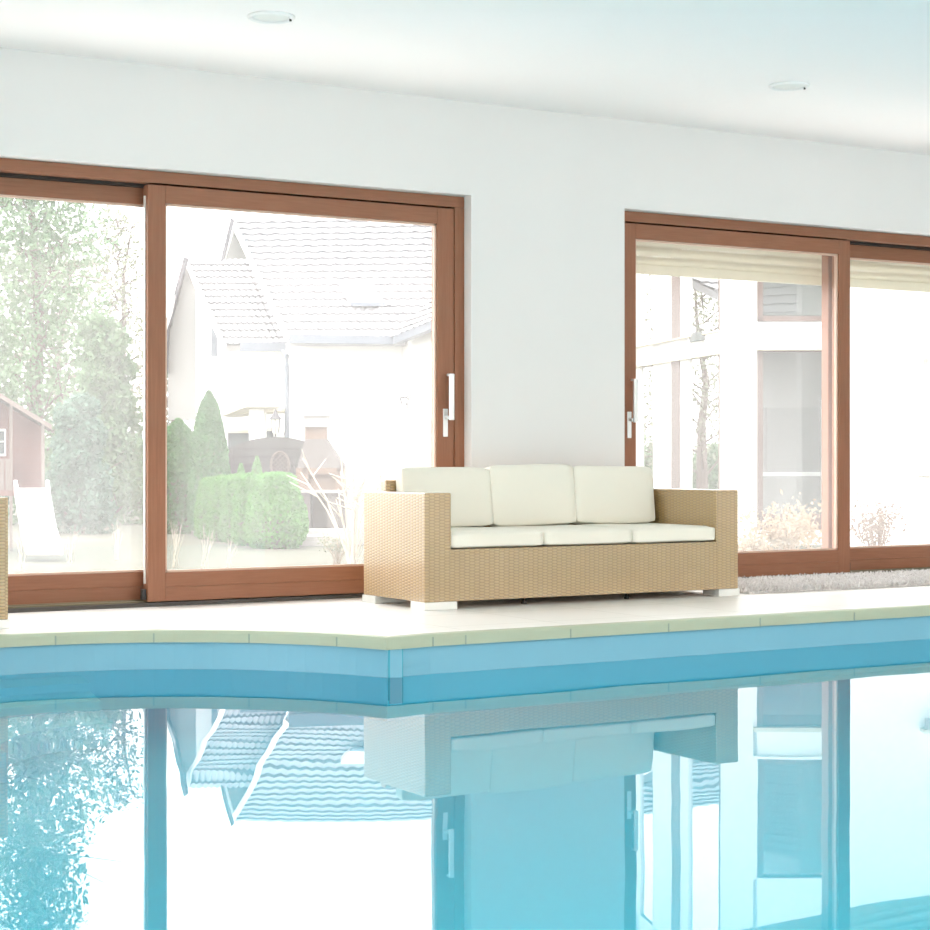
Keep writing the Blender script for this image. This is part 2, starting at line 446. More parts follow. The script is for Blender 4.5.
# ------------------------------------------------------------------ sliding doors
def door(idx, x0, x1, front, back, hside, handle_px):
    d = empty('door_%d' % idx, (x0, 0.08, 0), kind='structure')
    fr = MB()
    fr.box(x0, x1, .082, .30, 2.352, 2.418, b=.003)
    fr.build('frame', M['wood'], d)
    fj = MB(); fj.box(x0, x0 + .065, .082, .30, 0.0, 2.352, b=.003); fj.box(x1 - .068, x1, .082, .30, 0.0, 2.352, b=.003)
    fj.build('jamb', M['wood_v'], d)
    MB().box(x0 + .065, x1 - .068, .09, .30, 0.0, .022).build('track', M['track'], d)
    MB().box(x0 + .065, x1 - .068, .185, .20, .022, .034).box(x0 + .065, x1 - .068, .15, .185, .0, .028).build('rail', M['rail'], d)
    MB().box(x0 + .06, x1 - .06, .15, .29, 2.335, 2.354).build('gasket', M['gasket'], d)
    for nm, (a, b), (ya, yb) in (('f', front, (.088, .158)), ('b', back, (.205, .275))):
        L, Rr, T, B = .105, (.118 if nm == 'f' else .105), .098, .160
        if idx == 2: L, Rr = .105, .105
        z0, z1 = .028, 2.342
        s = MB(); s.box(a + L, b - Rr, ya, yb, z0, z0 + B * .5 - .002, b=.003).box(a + L, b - Rr, ya, yb, z0 + B * .5 + .002, z0 + B, b=.003)
        s.box(a + L, b - Rr, ya + .004, yb - .004, z0 + B * .5 - .003, z0 + B * .5 + .003)
        s.box(a + L, b - Rr, ya, yb, z1 - T, z1, b=.003)
        so = s.build('sash', M['wood'], d)
        v = MB(); v.box(a, a + L, ya, yb, z0, z1, b=.004); v.box(b - Rr, b, ya, yb, z0, z1, b=.004)
        v.build('stile', M['wood_v'], so)
        g = MB(); w_ = .012; gx0, gx1, gz0, gz1 = a + L, b - Rr, z0 + B, z1 - T
        ym = (ya + yb) / 2
        for (p0, p1, q0, q1) in ((gx0, gx1, gz0, gz0 + w_), (gx0, gx1, gz1 - w_, gz1), (gx0, gx0 + w_, gz0, gz1), (gx1 - w_, gx1, gz0, gz1)):
            g.box(p0, p1, ya + .012, ym, q0, q1)
        g.build('glazing_bead', M['bead'], so)
        pn = MB(); pn.box(gx0, gx1, ym, ym + .004, gz0, gz1)
        pm = MB(); pm.add([(gx0, ym + .002, gz0), (gx1, ym + .002, gz0), (gx1, ym + .002, gz1), (gx0, ym + .002, gz1)], [(0, 1, 2, 3)])
        pm.build('pane', M['pane'], so, recalc=False)
        if nm == 'f':
            hx = handle_px
            h = MB(); h.box(hx - .016, hx + .016, ya - .008, ya, .955, 1.125, b=.003)
            h = h.build('handle', M['steel'], d); h['label'] = 'brushed metal door handle'
            s2 = .015 * hside
            lv = MB(); lv.tube([(hx, ya, 1.075), (hx, ya - .045, 1.07)], .011, 12)
            lv.box(hx + s2 - .016, hx + s2 + .016, ya - .062, ya - .044, 1.055, 1.33, b=.005).box(hx + s2 - .016, hx + s2 + .016, ya - .062, ya - .02, 1.322, 1.336, b=.004)
            lv.build('lever', M['steel'], h)
            # seal strip and guide block at the meeting edge
            e_ = b if idx == 2 else a
            sgn = 1 if idx == 2 else -1
            MB().box(min(e_, e_ + sgn * .008), max(e_, e_ + sgn * .008), ya + .03, ya + .045, z0 + .1, z1 - .06).build('seal', M['foot'], so)
            MB().box(min(e_, e_ + sgn * .022), max(e_, e_ + sgn * .022), ya + .02, ya + .06, z0 + .01, z0 + .07, b=.004).build('guide_block', M['black'], so)
    return d
door(1, OP[0][0], OP[0][1], (-1.995, -0.026), (-3.92, -1.845), 1, -0.088)
door(2, OP[1][0], OP[1][1], (1.235, 3.187), (3.09, 5.13), 1, 1.285)

# ------------------------------------------------------------------ ceiling lights
def ceiling_light(x, y, label):
    r = empty('ceiling_light', (x, y, CEIL), label, 'ceiling light', 'recessed ceiling lights')
    R_ = .118
    MB().lathe([(.090, -.001), (.092, -.010), (R_ - .012, -.014), (R_, -.006), (R_, .0)], (x, y, CEIL)).build('trim_ring', M['white_enamel'], r, True)
    MB().lathe([(.088, -.003), (.080, -.007), (.04, -.009), (.002, -.0095)], (x, y, CEIL)).build('diffuser', M['lamp_glass'], r, True)
    MB().lathe([(.006, -.020), (.006, -.008)], (x + .088, y - .035, CEIL), 12).build('clip', M['black'], r)
    return r
ceiling_light(-1.917, -1.353, 'round recessed ceiling light above the left sliding door')
ceiling_light(1.365, -1.374, 'round recessed ceiling light nearer the right sliding door')

# ------------------------------------------------------------------ sofas
def cushion(w_, d_, h_, name, parent, mtx, puff=0.018, seed=0, r=.02):
    """soft upholstered block with rounded edges, centre origin"""
    rnd = random.Random(seed)
    bm = bmesh.new(); bmesh.ops.create_cube(bm, size=1.0)
    bmesh.ops.subdivide_edges(bm, edges=bm.edges[:], cuts=13, use_grid_fill=True)
    ph = [rnd.uniform(0, 6.28) for _ in range(6)]
    for v in bm.verts:
        p = v.co * 2
        ex = 0.035 / max(w_, d_) * 2
        def sgnpow(t, e): return math.copysign(abs(t) ** e, t)
        # rounded box
        q = [p.x * w_ / 2, p.y * d_ / 2, p.z * h_ / 2]
        hx = [w_ / 2, d_ / 2, h_ / 2]
        c = [max(-(hx[i] - r), min(hx[i] - r, q[i])) for i in range(3)]
        dlt = Vector([q[i] - c[i] for i in range(3)])
        if dlt.length > 1e-6: dlt = dlt.normalized() * r
        co = Vector(c) + dlt
        fx, fy, fz = (1 - p.x ** 2), (1 - p.y ** 2), (1 - p.z ** 2)
        k_ = puff
        if abs(p.z) > .99: co.z += math.copysign(k_ * (fx * fy) ** .5, p.z)
        if abs(p.y) > .99: co.y += math.copysign(k_ * .6 * (max(0, fx * fz)) ** .5, p.y)
        if abs(p.x) > .99: co.x += math.copysign(k_ * .25 * (max(0, fy * fz)) ** .5, p.x)
        co.z += .003 * math.sin(p.x * 3 + ph[0]) * math.cos(p.y * 2.5 + ph[1])
        v.co = mtx @ co
    bm.verts.index_update()
    m_ = MB(); m_.add([v.co for v in bm.verts], [[v.index for v in f.verts] for f in bm.faces]); bm.free()
    return m_.build(name, M['fabric'], parent, True)

def sofa(name, x0, x1, yf, yb, seats, label, cat, arm=.165):
    r = empty(name, ((x0 + x1) / 2, yf, 0), label, cat)
    AH, Z0 = .635, .042
    sb = MB(); sb.box(x0, x0 + arm, yf, yb - .03, Z0, AH, b=.006)
    sb.build('arm', M['wicker'], r)
    sb = MB(); sb.box(x1 - arm, x1, yf, yb - .03, Z0, AH, b=.006)
    sb.build('arm', M['wicker'], r)
    sb = MB(); sb.box(x0 + arm, x1 - arm, yf + .002, yb - .06, Z0, .326, b=.004)
    sb.build('base', M['wicker'], r)
    sb = MB(); sb.box(x0 + arm - .04, x1 - arm + .04, yb - .065, yb, Z0, .70, b=.008)
    sb.build('back', M['wicker'], r)
    for fx in (x0, x1):
        for fy in (yf, yb - .03):
            sx = 1 if fx == x0 else -1; sy = 1 if fy == yf else -1
            f = MB()
            xa, xb = sorted((fx - sx * .006, fx + sx * (.20 if sx > 0 else .15))); ya, yb2 = sorted((fy - sy * .008, fy + sy * .15))
            f.box(xa, xb, ya, yb2, 0, .042, b=.004)
            f.build('leg', M['foot'], r)
    for t in (.33, .66):
        f = MB(); cx_ = x0 + (x1 - x0) * t; f.lathe([(.016, 0), (.016, .01), (.008, .014), (.008, .05)], (cx_, yf + .12, 0), 14); f.build('leg', M['black'], r, True)
    inw = (x1 - x0 - 2 * arm); cw = inw / seats
    for i in range(seats):
        cx_ = x0 + arm + cw * (i + .5)
        o = cushion(cw - .003, yb - .07 - yf, .090, 'seat_cushion', r, Matrix.Translation((cx_, (yf - .004 + yb - .07) / 2, .326 + .045 + .004)), .004, i + 3, .022)
    for i in range(seats):
        ins = .02 if seats > 1 else .01
        bw = (inw - ins - .035) / seats; cx_ = x0 + arm + ins + bw * (i + .5)
        hh = (.335, .350, .340)[i % 3]; tlt = math.radians((-9, -7, -8)[i % 3])
        rot = Matrix.Rotation(tlt, 4, 'X') @ Matrix.Rotation(math.radians((.7, -.3, .8)[i % 3]), 4, 'Y')
        o = cushion(bw - .002, .095, hh, 'back_cushion', r, Matrix.Translation((cx_, yb - .128, .428 + hh / 2)) @ rot, .010, i + 11, .016)
    return r
sofa('sofa', -0.796, 1.372, -0.905, -0.165, 3, 'tan wicker three seat sofa with cream cushions at the pool edge', 'sofa')
sofa('armchair', -3.97, -3.045, -0.775, -0.02 - .03, 1, 'tan wicker armchair corner at the far left edge of the photo', 'armchair')

# ------------------------------------------------------------------ rug
rx0, rx1, ry0, ry1 = 1.47, 5.2, -0.885, -0.03
rug = empty('shag_rug', (rx0, ry0, 0), 'pale beige shaggy rug on the floor before the right door', 'rug')
rb = MB(); rb.box(rx0 + .02, rx1 - .02, ry0 + .02, ry1 - .02, 0.0, .014, b=.005); rb.build('backing', M['pile'], rug)
pl = MB(); rnd = random.Random(5)
V, F_ = [], []
for i in range(26000):
    x = rnd.uniform(rx0, rx1); y = rnd.uniform(ry0, ry1)
    cd = Vector((max(0, rx0 + .12 - x), max(0, ry0 + .12 - y)))
    if cd.length > .12: continue
    a = rnd.uniform(0, 2 * PI); L = rnd.uniform(.032, .068); lean = rnd.uniform(.1, 1.1)
    wd = rnd.uniform(.003, .006); h0 = .008
    d = Vector((math.cos(a) * math.sin(lean), math.sin(a) * math.sin(lean), math.cos(lean))); s_ = Vector((-math.sin(a), math.cos(a), 0)) * wd
    p = Vector((x, y, h0)); q = p + d * L * .6; e_ = q + Vector((d.x * .9, d.y * .9, -.1)) * L * .4
    o = len(V); V += [p - s_, p + s_, q + s_ * .8, q - s_ * .8, e_ + s_ * .4, e_ - s_ * .4]; F_ += [(o, o + 1, o + 2, o + 3), (o + 3, o + 2, o + 4, o + 5)]
pl.add(V, F_); po = pl.build('pile', M['pile'], rug, recalc=False); po['kind'] = 'stuff'

# ------------------------------------------------------------------ roller shutters outside the right door
def shutter(x0, x1, label):
    r = empty('roller_shutter', (x0, .40, 2.05), label, 'shutter', 'roller shutters outside the right door')
    z = 2.055
    MB().box(x0, x1, .385, .40, z, z + .065, b=.003).build('bottom_bar', M['shutter'], r)
    z += .065
    k = 0
    while z < 2.62:
        s = MB(); H = .055; n_ = 8
        pr = [(.40 - .012 * math.sin(PI * i / n_) , z + H * i / n_) for i in range(n_ + 1)] + [(.405, z + H), (.405, z)]
        s.prism([(x0, a, b) for a, b in pr], (x1 - x0, 0, 0)).build('slat', M['shutter'], r)
        z += H
        h = MB()
        xx = x0 + .12
        while xx < x1 - .1:
            h.box(xx, xx + (.016 if (int(xx * 1.6) + k) % 3 != 0 else .0221), .4, .404, z, z + .010)
            xx += .022
        h.box(x0, x0 + .12, .4, .404, z, z + .010).box(xx, x1, .4, .404, z, z + .010)
        h.build('slat_link', M['shutter'], r)
        z += .010; k += 1
    return r
shutter(1.16, 3.32, 'cream roller shutter half raised outside the right door front pane')
shutter(3.335, 5.22, 'cream roller shutter above the rightmost pane at the photo edge')

# ================================================================== OUTSIDE
GZ = -0.25
g = MB()
for (a, b, c, d) in ((-90, 90, WT, 110), (-90, RX0 - .3, -60, WT), (RX1 + .3, 90, -60, WT), (RX0 - .3, RX1 + .3, -60, RY0)):
    g.box(a, b, c, d, GZ - .3, GZ)
tag(g.build('ground', M['lawn']), kind='structure')
# unseen pale strip along the pool house, added to bounce daylight onto the ceiling
tag(MB().box(-12, 12, WT, 3.6, GZ, GZ + .05).build('bounce_strip', M['bounce_white']), kind='structure')
# the pool house's own tiled roof
def tiled_roof(p_el, p_er, p_rl, p_rr, rows, cols, lift=.035, thick=.10, wave=.012):
    """stepped and rippled courses between eave (el, er) and ridge (rl, rr)"""
    p_el, p_er, p_rl, p_rr = map(Vector, (p_el, p_er, p_rl, p_rr))
    nrm = (p_er - p_el).cross(p_rl - p_el).normalized()
    if nrm.z < 0: nrm = -nrm
    m_ = MB(); vs_, fs = [], []
    C_ = cols * 4
    for r_ in range(rows):
        for e_ in (0, 1):
            t = (r_ + e_) / rows
            a, b = p_el.lerp(p_rl, t), p_er.lerp(p_rr, t)
            for c_ in range(C_ + 1):
                u = c_ / C_
                wv = wave * math.sin(c_ * PI / 2)
                # the lower edge dips in scallops
                off = (lift if e_ == 0 else 0) + wv
                q = a.lerp(b, u) + nrm * off
                if e_ == 0: q += (p_el - p_rl).normalized() * (.03 + wv)
                vs_.append(q)
    W_ = C_ + 1
    for k in range(rows * 2 - 1):
        for c_ in range(C_): fs.append((k * W_ + c_, k * W_ + c_ + 1, (k + 1) * W_ + c_ + 1, (k + 1) * W_ + c_))
    m_.add(vs_, fs)
    q = [p_el - nrm * .01, p_er - nrm * .01, p_rr - nrm * .01, p_rl - nrm * .01]
    m_.prism(q, -nrm * thick)
    return m_
ph = tiled_roof((-12, .75, 2.67), (12, .75, 2.67), (-12, -5.5, 6.8), (12, -5.5, 6.8), 24, 60, thick=.03)
tag(ph.build('roof_1', M['tile'], recalc=False), kind='structure')

# ---- plants
def leaves(mb_, pts_fn, n_, size, rnd, elong=1.6):
    V, F_ = [], []
    for _ in range(n_):
        p = pts_fn(rnd)
        a, b = rnd.uniform(0, 2 * PI), rnd.uniform(-1, 1)
        d = Vector((math.cos(a) * (1 - b * b) ** .5, math.sin(a) * (1 - b * b) ** .5, b)); u = d.orthogonal().normalized(); u = Matrix.Rotation(rnd.uniform(0, PI), 3, d) @ u
        s_ = size * rnd.uniform(.5, 1.3)
        o = len(V); V += [p - d * s_ * elong / 2, p + u * s_ * .4, p + d * s_ * elong / 2, p - u * s_ * .4]; F_.append((o, o + 1, o + 2, o + 3))
    mb_.add(V, F_)
def plant(name, base, label, cat, group=None):
    return empty(name, base, label, cat, group)

def clipped(name, x, D, ytop, wpx, mat, label, cat, group, n_=9000, shape='cone', ls=.03):
    """dense clipped evergreen with a solid inner body and a leafy skin"""
    b = at(x, 0, D); b.z = GZ
    H = at(x, ytop, D).z - GZ; R_ = wpx / 2 / FPX * D
    r = plant(name, b, label, cat, group)
    if shape == 'cone': prof = [(.66, 0), (.93, .12), (1.0, .3), (.95, .45), (.82, .65), (.70, .82), (.60, .94), (.42, .985), (.05, 1.0)]
    elif shape == 'flame': prof = [(.6, 0), (.95, .15), (1.0, .35), (.88, .6), (.62, .8), (.36, .92), (.03, 1.0)]
    else: prof = [(.5, 0), (.9, .15), (1.0, .4), (.85, .7), (.5, .92), (.03, 1.0)]
    def rad(t):
        for (r0, t0), (r1, t1) in zip(prof[:-1], prof[1:]):
            if t0 <= t <= t1: return r0 + (r1 - r0) * (t - t0) / (t1 - t0)
        return .05
    MB().lathe([(rad(i / 14) * R_ * .88, i / 14 * H * .96) for i in range(15)], b, 20).build('branches', M['bark'], r, True)
    rnd = random.Random(int(x * 10))
    def fn(q):
        t = q.random() ** .8; a = q.uniform(0, 2 * PI); k = rad(t) * R_ * (q.uniform(.88, 1.03) + .05 * math.sin(a * 5 + t * 9))
        return Vector((b.x + k * math.cos(a), b.y + k * math.sin(a), b.z + t * H))
    m_ = MB(); leaves(m_, fn, n_, ls, rnd); m_.build('foliage', mat, r, recalc=False)
    return r
hg = 'clipped conifers in a row'
specs = [(276, 22.2, 473, 62, 'largest light green clipped conifer in front of the row'),
         (249, 22.9, 474, 34, 'clipped conifer second from the right in the row'),
         (236, 23.5, 475, 32, 'clipped conifer third from the right in the row'),
         (223, 24.1, 476, 32, 'clipped conifer fourth from the right in the row'),
         (210, 24.7, 478, 30, 'clipped conifer at the left end of the row')]
for x, D, yt, wp, lb in specs:
    clipped('clipped_conifer', x, D, yt, wp, M['leaf_hedge'], lb, 'shrub', hg, 12000 if wp > 50 else 6000, ls=.038)
clipped('small_conifer', 257, 24.3, 457, 16, M['leaf_hedge'], 'pointed small conifer peeking above the clipped row', 'shrub', 'small pointed conifers behind the row', 2500, 'flame', .03)
clipped('small_conifer', 241, 24.6, 464, 14, M['leaf_hedge'], 'smaller pointed conifer beside the pointed taller one', 'shrub', 'small pointed conifers behind the row', 2000, 'flame', .03)
clipped('thuja', 209, 25.6, 392, 40, M['leaf_thuja'], 'tall narrow dark green thuja left of the arched plank fence', 'tree', None, 14000, 'flame', .045)
clipped('thuja', 178, 26.5, 420, 44, M['leaf_thuja'], 'broad green thuja close to the door centre post', 'tree', None, 12000, 'round', .05)

def tree(name, x, D, ytop, wpx, mat, label, n_, ls, trunk_h=.35, blobs=16, low=.15, group='garden trees behind the playhouse', bare=0, cat='tree'):
    b = at(x, 0, D); b.z = GZ
    H = at(x, ytop, D).z - GZ; R_ = wpx / 2 / FPX * D
    r = plant(name, b, label, cat, group)
    rnd = random.Random(int(x * 7 + ytop))
    tm = MB(); pth = [b + Vector((rnd.uniform(-.04, .04) * i, rnd.uniform(-.04, .04) * i, H * .93 * i / 6)) for i in range(7)]
    tm.tube(pth, .02 * H + .03, 8, .012)
    cents = []
    for i in range(blobs):
        t = low + (1 - low) * (i + .5) / blobs
        a = i * 2.4 + rnd.uniform(-.4, .4)
        k = R_ * (1.05 - t * .75) * rnd.uniform(.35, .85)
        c_ = Vector((b.x + k * math.cos(a), b.y + k * math.sin(a), b.z + H * t * .97))
        cents.append((c_, R_ * (.52 - .28 * t) + .12))
        s_ = b + Vector((0, 0, max(.1, H * t * .97 - k * .5)))
        tm.tube([s_, s_.lerp(c_, .6) + Vector((0, 0, .1)), c_], .03, 5, .008)
        for j in range(3 + bare):
            e_ = c_ + Vector((rnd.gauss(0, 1), rnd.gauss(0, 1), rnd.gauss(.3, .8))) * cents[-1][1] * .7
            tm.tube([s_.lerp(c_, .7), e_], .012, 4, .004)
    tm.build('trunk', M['bark'], r)
    def fn(q):
        c_, k = cents[q.randrange(len(cents))]
        d = Vector((q.gauss(0, 1), q.gauss(0, 1), q.gauss(0, .75)))
        return c_ + d.normalized() * k * q.random() ** .4
    m_ = MB(); leaves(m_, fn, n_, ls, rnd); m_.build('foliage', mat, r, recalc=False)
    return r
tree('garden_tree', 34, 34, 60, 200, M['leaf_tree'], 'tallest green tree at the far left behind the playhouse', 14000, .09, blobs=44, low=.06, bare=2)
tree('garden_tree', 108, 30, 318, 90, M['leaf_tree'], 'rounder mid green tree left of the door centre post', 11000, .075, blobs=18, low=.08)
tree('garden_tree', 118, 38, 205, 110, M['leaf_pale'], 'thin sparsely leaved tree standing before the white sky', 2600, .07, blobs=20, low=.3, bare=3)
tree('garden_tree', -20, 30, 300, 120, M['leaf_tree'], 'tree behind the playhouse roof at the left photo edge', 8000, .08, blobs=16, low=.1)
tree('garden_tree', 142, 36.5, 445, 60, M['leaf_blue'], 'low bluish conifer beside the door centre post', 9000, .06, blobs=12, low=.05)
tree('garden_tree', 78, 26.5, 400, 70, M['leaf_blue'], 'dense bluish bush right of the playhouse roof', 10000, .06, blobs=14, low=.05)
tree('garden_tree', 172, 34, 330, 26, M['leaf_pale'], 'slim sparse tree before the gable of the white house', 1800, .06, blobs=10, low=.2, bare=2)
tree('garden_tree', 60, 44, 230, 260, M['leaf_pale'], 'wide pale thin tree farthest behind the others', 5000, .09, blobs=30, low=.2, bare=2)
# low hedge closing the garden
hb = at(70, 0, 49); 
hd = empty('boundary_hedge', (hb.x, hb.y, GZ), 'long dark boundary hedge under the garden trees', 'hedge')
h0, h1 = at(-60, 0, 49), at(235, 0, 49)
def hfn(q):
    t = q.random(); p = h0.lerp(h1, t); p.z = GZ + (1.25 + .3 * math.sin(t * 23) + .2 * math.sin(t * 61)) * q.random() ** .7; p += Vector((q.uniform(-.4, .4), q.uniform(-.4, .4), 0)); return p
m_ = MB(); leaves(m_, hfn, 26000, .09, random.Random(3)); m_.build('foliage', M['leaf_tree'], hd, recalc=False)

def stems(name, x, D, n_, hpx, wpx, mat, label, cat, r0=.006, fork=2, seeds=0, seedmat=None, ssize=.02, group=None):
    b = at(x, 0, D); b.z = GZ; rnd = random.Random(int(x) + 91)
    r = plant(name, b, label, cat, group)
    H = hpx / FPX * D; W_ = wpx / 2 / FPX * D
    m_ = MB(); tips = []
    for i in range(n_):
        a = rnd.uniform(0, 2 * PI); k = W_ * rnd.uniform(.1, 1); h = H * rnd.uniform(.55, 1)
        e_ = b + Vector((math.cos(a) * k, math.sin(a) * k, h)); mid = b.lerp(e_, .5) + Vector((0, 0, h * .12))
        s_ = b + Vector((rnd.uniform(-.04, .04), rnd.uniform(-.04, .04), 0))
        m_.tube([s_, mid, e_], r0, 5, r0 * .4); tips.append(e_)
        for j in range(fork):
            t2 = mid.lerp(e_, rnd.uniform(0, .7)); f_ = t2 + Vector((rnd.gauss(0, 1) * W_ * .25, rnd.gauss(0, 1) * W_ * .25, H * rnd.uniform(.05, .25)))
            m_.tube([t2, f_], r0 * .6, 4, r0 * .3); tips.append(f_)
    m_.build('stems', mat, r)
    if seeds:
        def fn(q):
            c_ = tips[q.randrange(len(tips))]; return c_ + Vector((q.gauss(0, 1), q.gauss(0, 1), q.gauss(0, 1))) * W_ * .12
        m2 = MB(); leaves(m2, fn, seeds, ssize, rnd); m2.build('dry_heads', seedmat or M['straw'], r, recalc=False)
    return r
stems('bare_shrub', 352, 18.0, 16, 118, 120, M['pale_bark'], 'leafless shrub with pale bleached branches left of the sofa', 'shrub', .014, 3)
stems('low_plant', 338, 18.6, 18, 30, 44, M['straw'], 'low pale plant at the foot of the garden steps', 'plant', .006, 2, 500, M['leaf_pale'], .018)
for x, D, h, lb in ((176, 18.3, 50, 'tuft of tall pale grass right beside the door centre post'), (205, 18.0, 48, 'tuft of pale grass stems before the clipped conifers'), (228, 17.8, 34, 'short tuft of pale stems below the clipped row'),
                    (118, 19.5, 42, 'tuft of pale grass stems behind the left pane'), (70, 19.0, 34, 'tuft of dry stems right of the slide foot'), (20, 17.8, 38, 'tuft of dry stems below the slide')):
    stems('dry_grass', x, D, 9, h, 30, M['pale_bark'], lb, 'grass tuft', .0028, 1, group='tufts of dry grass')
stems('dead_hydrangea', 785, 15.6, 26, 74, 90, M['straw'], 'big beige dried flower shrub behind the right door front pane', 'shrub', .005, 2, 1700, M['straw'], .03)
stems('dead_hydrangea', 752, 15.2, 16, 52, 46, M['straw'], 'beige dried flower shrub just right of the sofa arm', 'shrub', .005, 2, 700, M['straw'], .028)
stems('dead_hydrangea', 876, 16.0, 24, 78, 76, M['twig'], 'thin dried shrub in the rightmost pane', 'shrub', .006, 4, 500, M['twig'], .026)

# ---- playhouse with slide
phs = at(-8, 0, 21.4); phs.z = GZ
pw = empty('playhouse', phs, 'reddish wooden playhouse on stilts with white slide at far left', 'playhouse')
dR = (at(100, 459, 21.4) - at(0, 459, 21.4)).normalized(); dF = Vector((-dR.y, dR.x, 0)) ; dF = dF if dF.dot(Vector((math.sin(PHI), math.cos(PHI), 0))) > 0 else -dF
def obox(mb_, x, y0, y1, D, wpx, depth, b=0.0):
    """upright box spanning wpx around pixel x and heights y0..y1, front at D"""
    c = at(x, 459, D); z0, z1 = sorted((at(x, y0, D).z, at(x, y1, D).z)); hw = wpx / 2 / FPX * D
    R3 = Matrix.Translation((c.x, c.y, 0)) @ Matrix(((dR.x, dF.x, 0, 0), (dR.y, dF.y, 0, 0), (0, 0, 1, 0), (0, 0, 0, 1)))
    mb_.box(-hw, hw, 0, depth, z0, z1, R3, b); return mb_
gy = lambda D: YH + (CH - GZ) / D * FPX
P = 21.4
dF_cam = dF; dF = (at(0, 459, 22) - at(0, 459, 21)).normalized()
def wallpoly(pts, D, depth, name, mat, parent):
    return MB().prism([at(x, y, D) for x, y in pts], dF * depth).build(name, mat, parent)
m_ = MB()
yy = 488
m_.prism([at(x, y, P + .25) for x, y in ((-58, 490), (42, 490), (42, 427), (-8, 397), (-58, 427))], dF * .9)
for k in range(9): obox(m_, -8, 488 - k * 7 - 1, 488 - k * 7 - 6, P + .23, 98, .03)
m_.build('cabin', M['red_plank'], pw)
rf = MB()
for sx in (1, -1):
    rf.prism([at(-8, 388, P - .1), at(-8 + sx * 60, 425, P - .1), at(-8 + sx * 60, 430, P - .1), at(-8, 393, P - .1)], dF * 1.4)
rf.build('roof', M['pale_wood'], pw)
for px_ in (-57, 11, 43):
    pm = MB(); obox(pm, px_, gy(P), 424 if px_ != 11 else 405, P, 3.2, .05); pm.build('post', M['pale_wood'], pw)
dk = MB(); obox(dk, -8, 490, 496, P, 104, 1.2); dk.build('deck', M['red_plank'], pw)
rl = MB(); obox(rl, -22, 459, 461, P, 66, .03)
for k in range(12): obox(rl, -52 + k * 5.4, 461, 490, P, 3.6, .02)
rl.build('railing', M['pale_wood'], pw)
wn = MB(); 
for (x, wp, a, b) in ((5.2, 1.4, 429, 456), (-8, 1.4, 429, 456), (-1.5, 14, 429, 431), (-1.5, 14, 441, 442), (-1.5, 14, 454, 456)): obox(wn, x, a, b, P + .2, wp, .03)
wf = wn.build('window_frame', M['white_enamel'], pw)
wd = MB(); obox(wd, -1.5, 430, 455, P + .215, 13, .01); wd.build('pane', M['dark'], wf)
sl = MB()
path = [(31.5, 488, 21.2, 32), (33, 500, 20.9, 31), (36, 518, 20.4, 31), (39, 535, 19.9, 31), (43, 549, 19.5, 31.5), (45, 551, 19.2, 32)]
pts_t = []
for (x, y, D, wpx) in path:
    c = at(x, y, D); hw = wpx / 2 / FPX * D; pts_t.append((c - dR * hw, c + dR * hw))
for i in range(len(path) - 1):
    (a0_, b0_), (a1_, b1_) = pts_t[i], pts_t[i + 1]
    up = Vector((0, 0, .04)); rr = Vector((0, 0, .09))
    sl.add([a0_, b0_, b1_, a1_, a0_ - up, b0_ - up, b1_ - up, a1_ - up], [(0, 1, 2, 3), (7, 6, 5, 4), (0, 4, 5, 1), (1, 5, 6, 2), (2, 6, 7, 3), (3, 7, 4, 0)])
    for (e0, e1) in ((a0_, a1_), (b0_, b1_)):
        s_ = dR * .02
        sl.add([e0 - s_ - up, e0 + s_ - up, e1 + s_ - up, e1 - s_ - up, e0 - s_ + rr, e0 + s_ + rr, e1 + s_ + rr, e1 - s_ + rr], [(3, 2, 1, 0), (4, 5, 6, 7), (0, 1, 5, 4), (1, 2, 6, 5), (2, 3, 7, 6), (3, 0, 4, 7)])
so = sl.build('slide', M['slide'], pw); so['label'] = 'white plastic slide'

dF = dF_cam
# ---- arched plank fence panel
D = 26.2
fn_ = empty('arched_fence', Vector((at(268, 0, D).x, at(268, 0, D).y, GZ)), 'arched grey plank fence panel with lattice oval behind conifers', 'fence')
arcp = [(231 + 74 * i / 20, 437 + 10 * ((i - 12) / 12) ** 2) for i in range(21)]
m_ = MB()
m_.prism([at(x, y, D) for x, y in arcp] + [at(305, gy(D), D), at(231, gy(D), D)], dF * .04)
pf = m_.build('panel', M['grey_plank'], fn_)
m_ = MB()
for k in range(1, 9):
    yb_ = 440 + k * 8.2
    hw = 35 if yb_ > 452 else 37 * math.sqrt(max(0, (yb_ - 437) / 14))
    obox(m_, 268, yb_, yb_ + 1.2, D - .02, hw * 2, .02)
m_.build('plank_joint', M['gasket'], fn_)
m_ = MB()
for (x0_, y0_, x1_, y1_) in [(a, b, a + dx, b + dy) for (a, b, dx, dy) in []]: pass
ov = [(280 + 9 * math.cos(2 * PI * i / 28), 465 + 13 * math.sin(2 * PI * i / 28)) for i in range(29)]
m_.tube([at(x, y, D - .06) for x, y in ov], .02, 6)
for k in range(-4, 5):
    for sg in (1, -1):
        seg = []
        for t in [i / 20 for i in range(21)]:
            x = 280 + (t - .5) * 40; y = 465 + sg * (x - 280) + k * 4.5
            if ((x - 280) / 9) ** 2 + ((y - 465) / 13) ** 2 < 1: seg.append(at(x, y, D - .05))
        if len(seg) > 1: m_.tube([seg[0], seg[-1]], .009, 4)
m_.build('lattice', M['pale_wood'], fn_)
for x in (230, 306): m_ = MB(); obox(m_, x, gy(D), 449, D - .03, 4, .08); m_.build('post', M['grey_plank'], fn_)

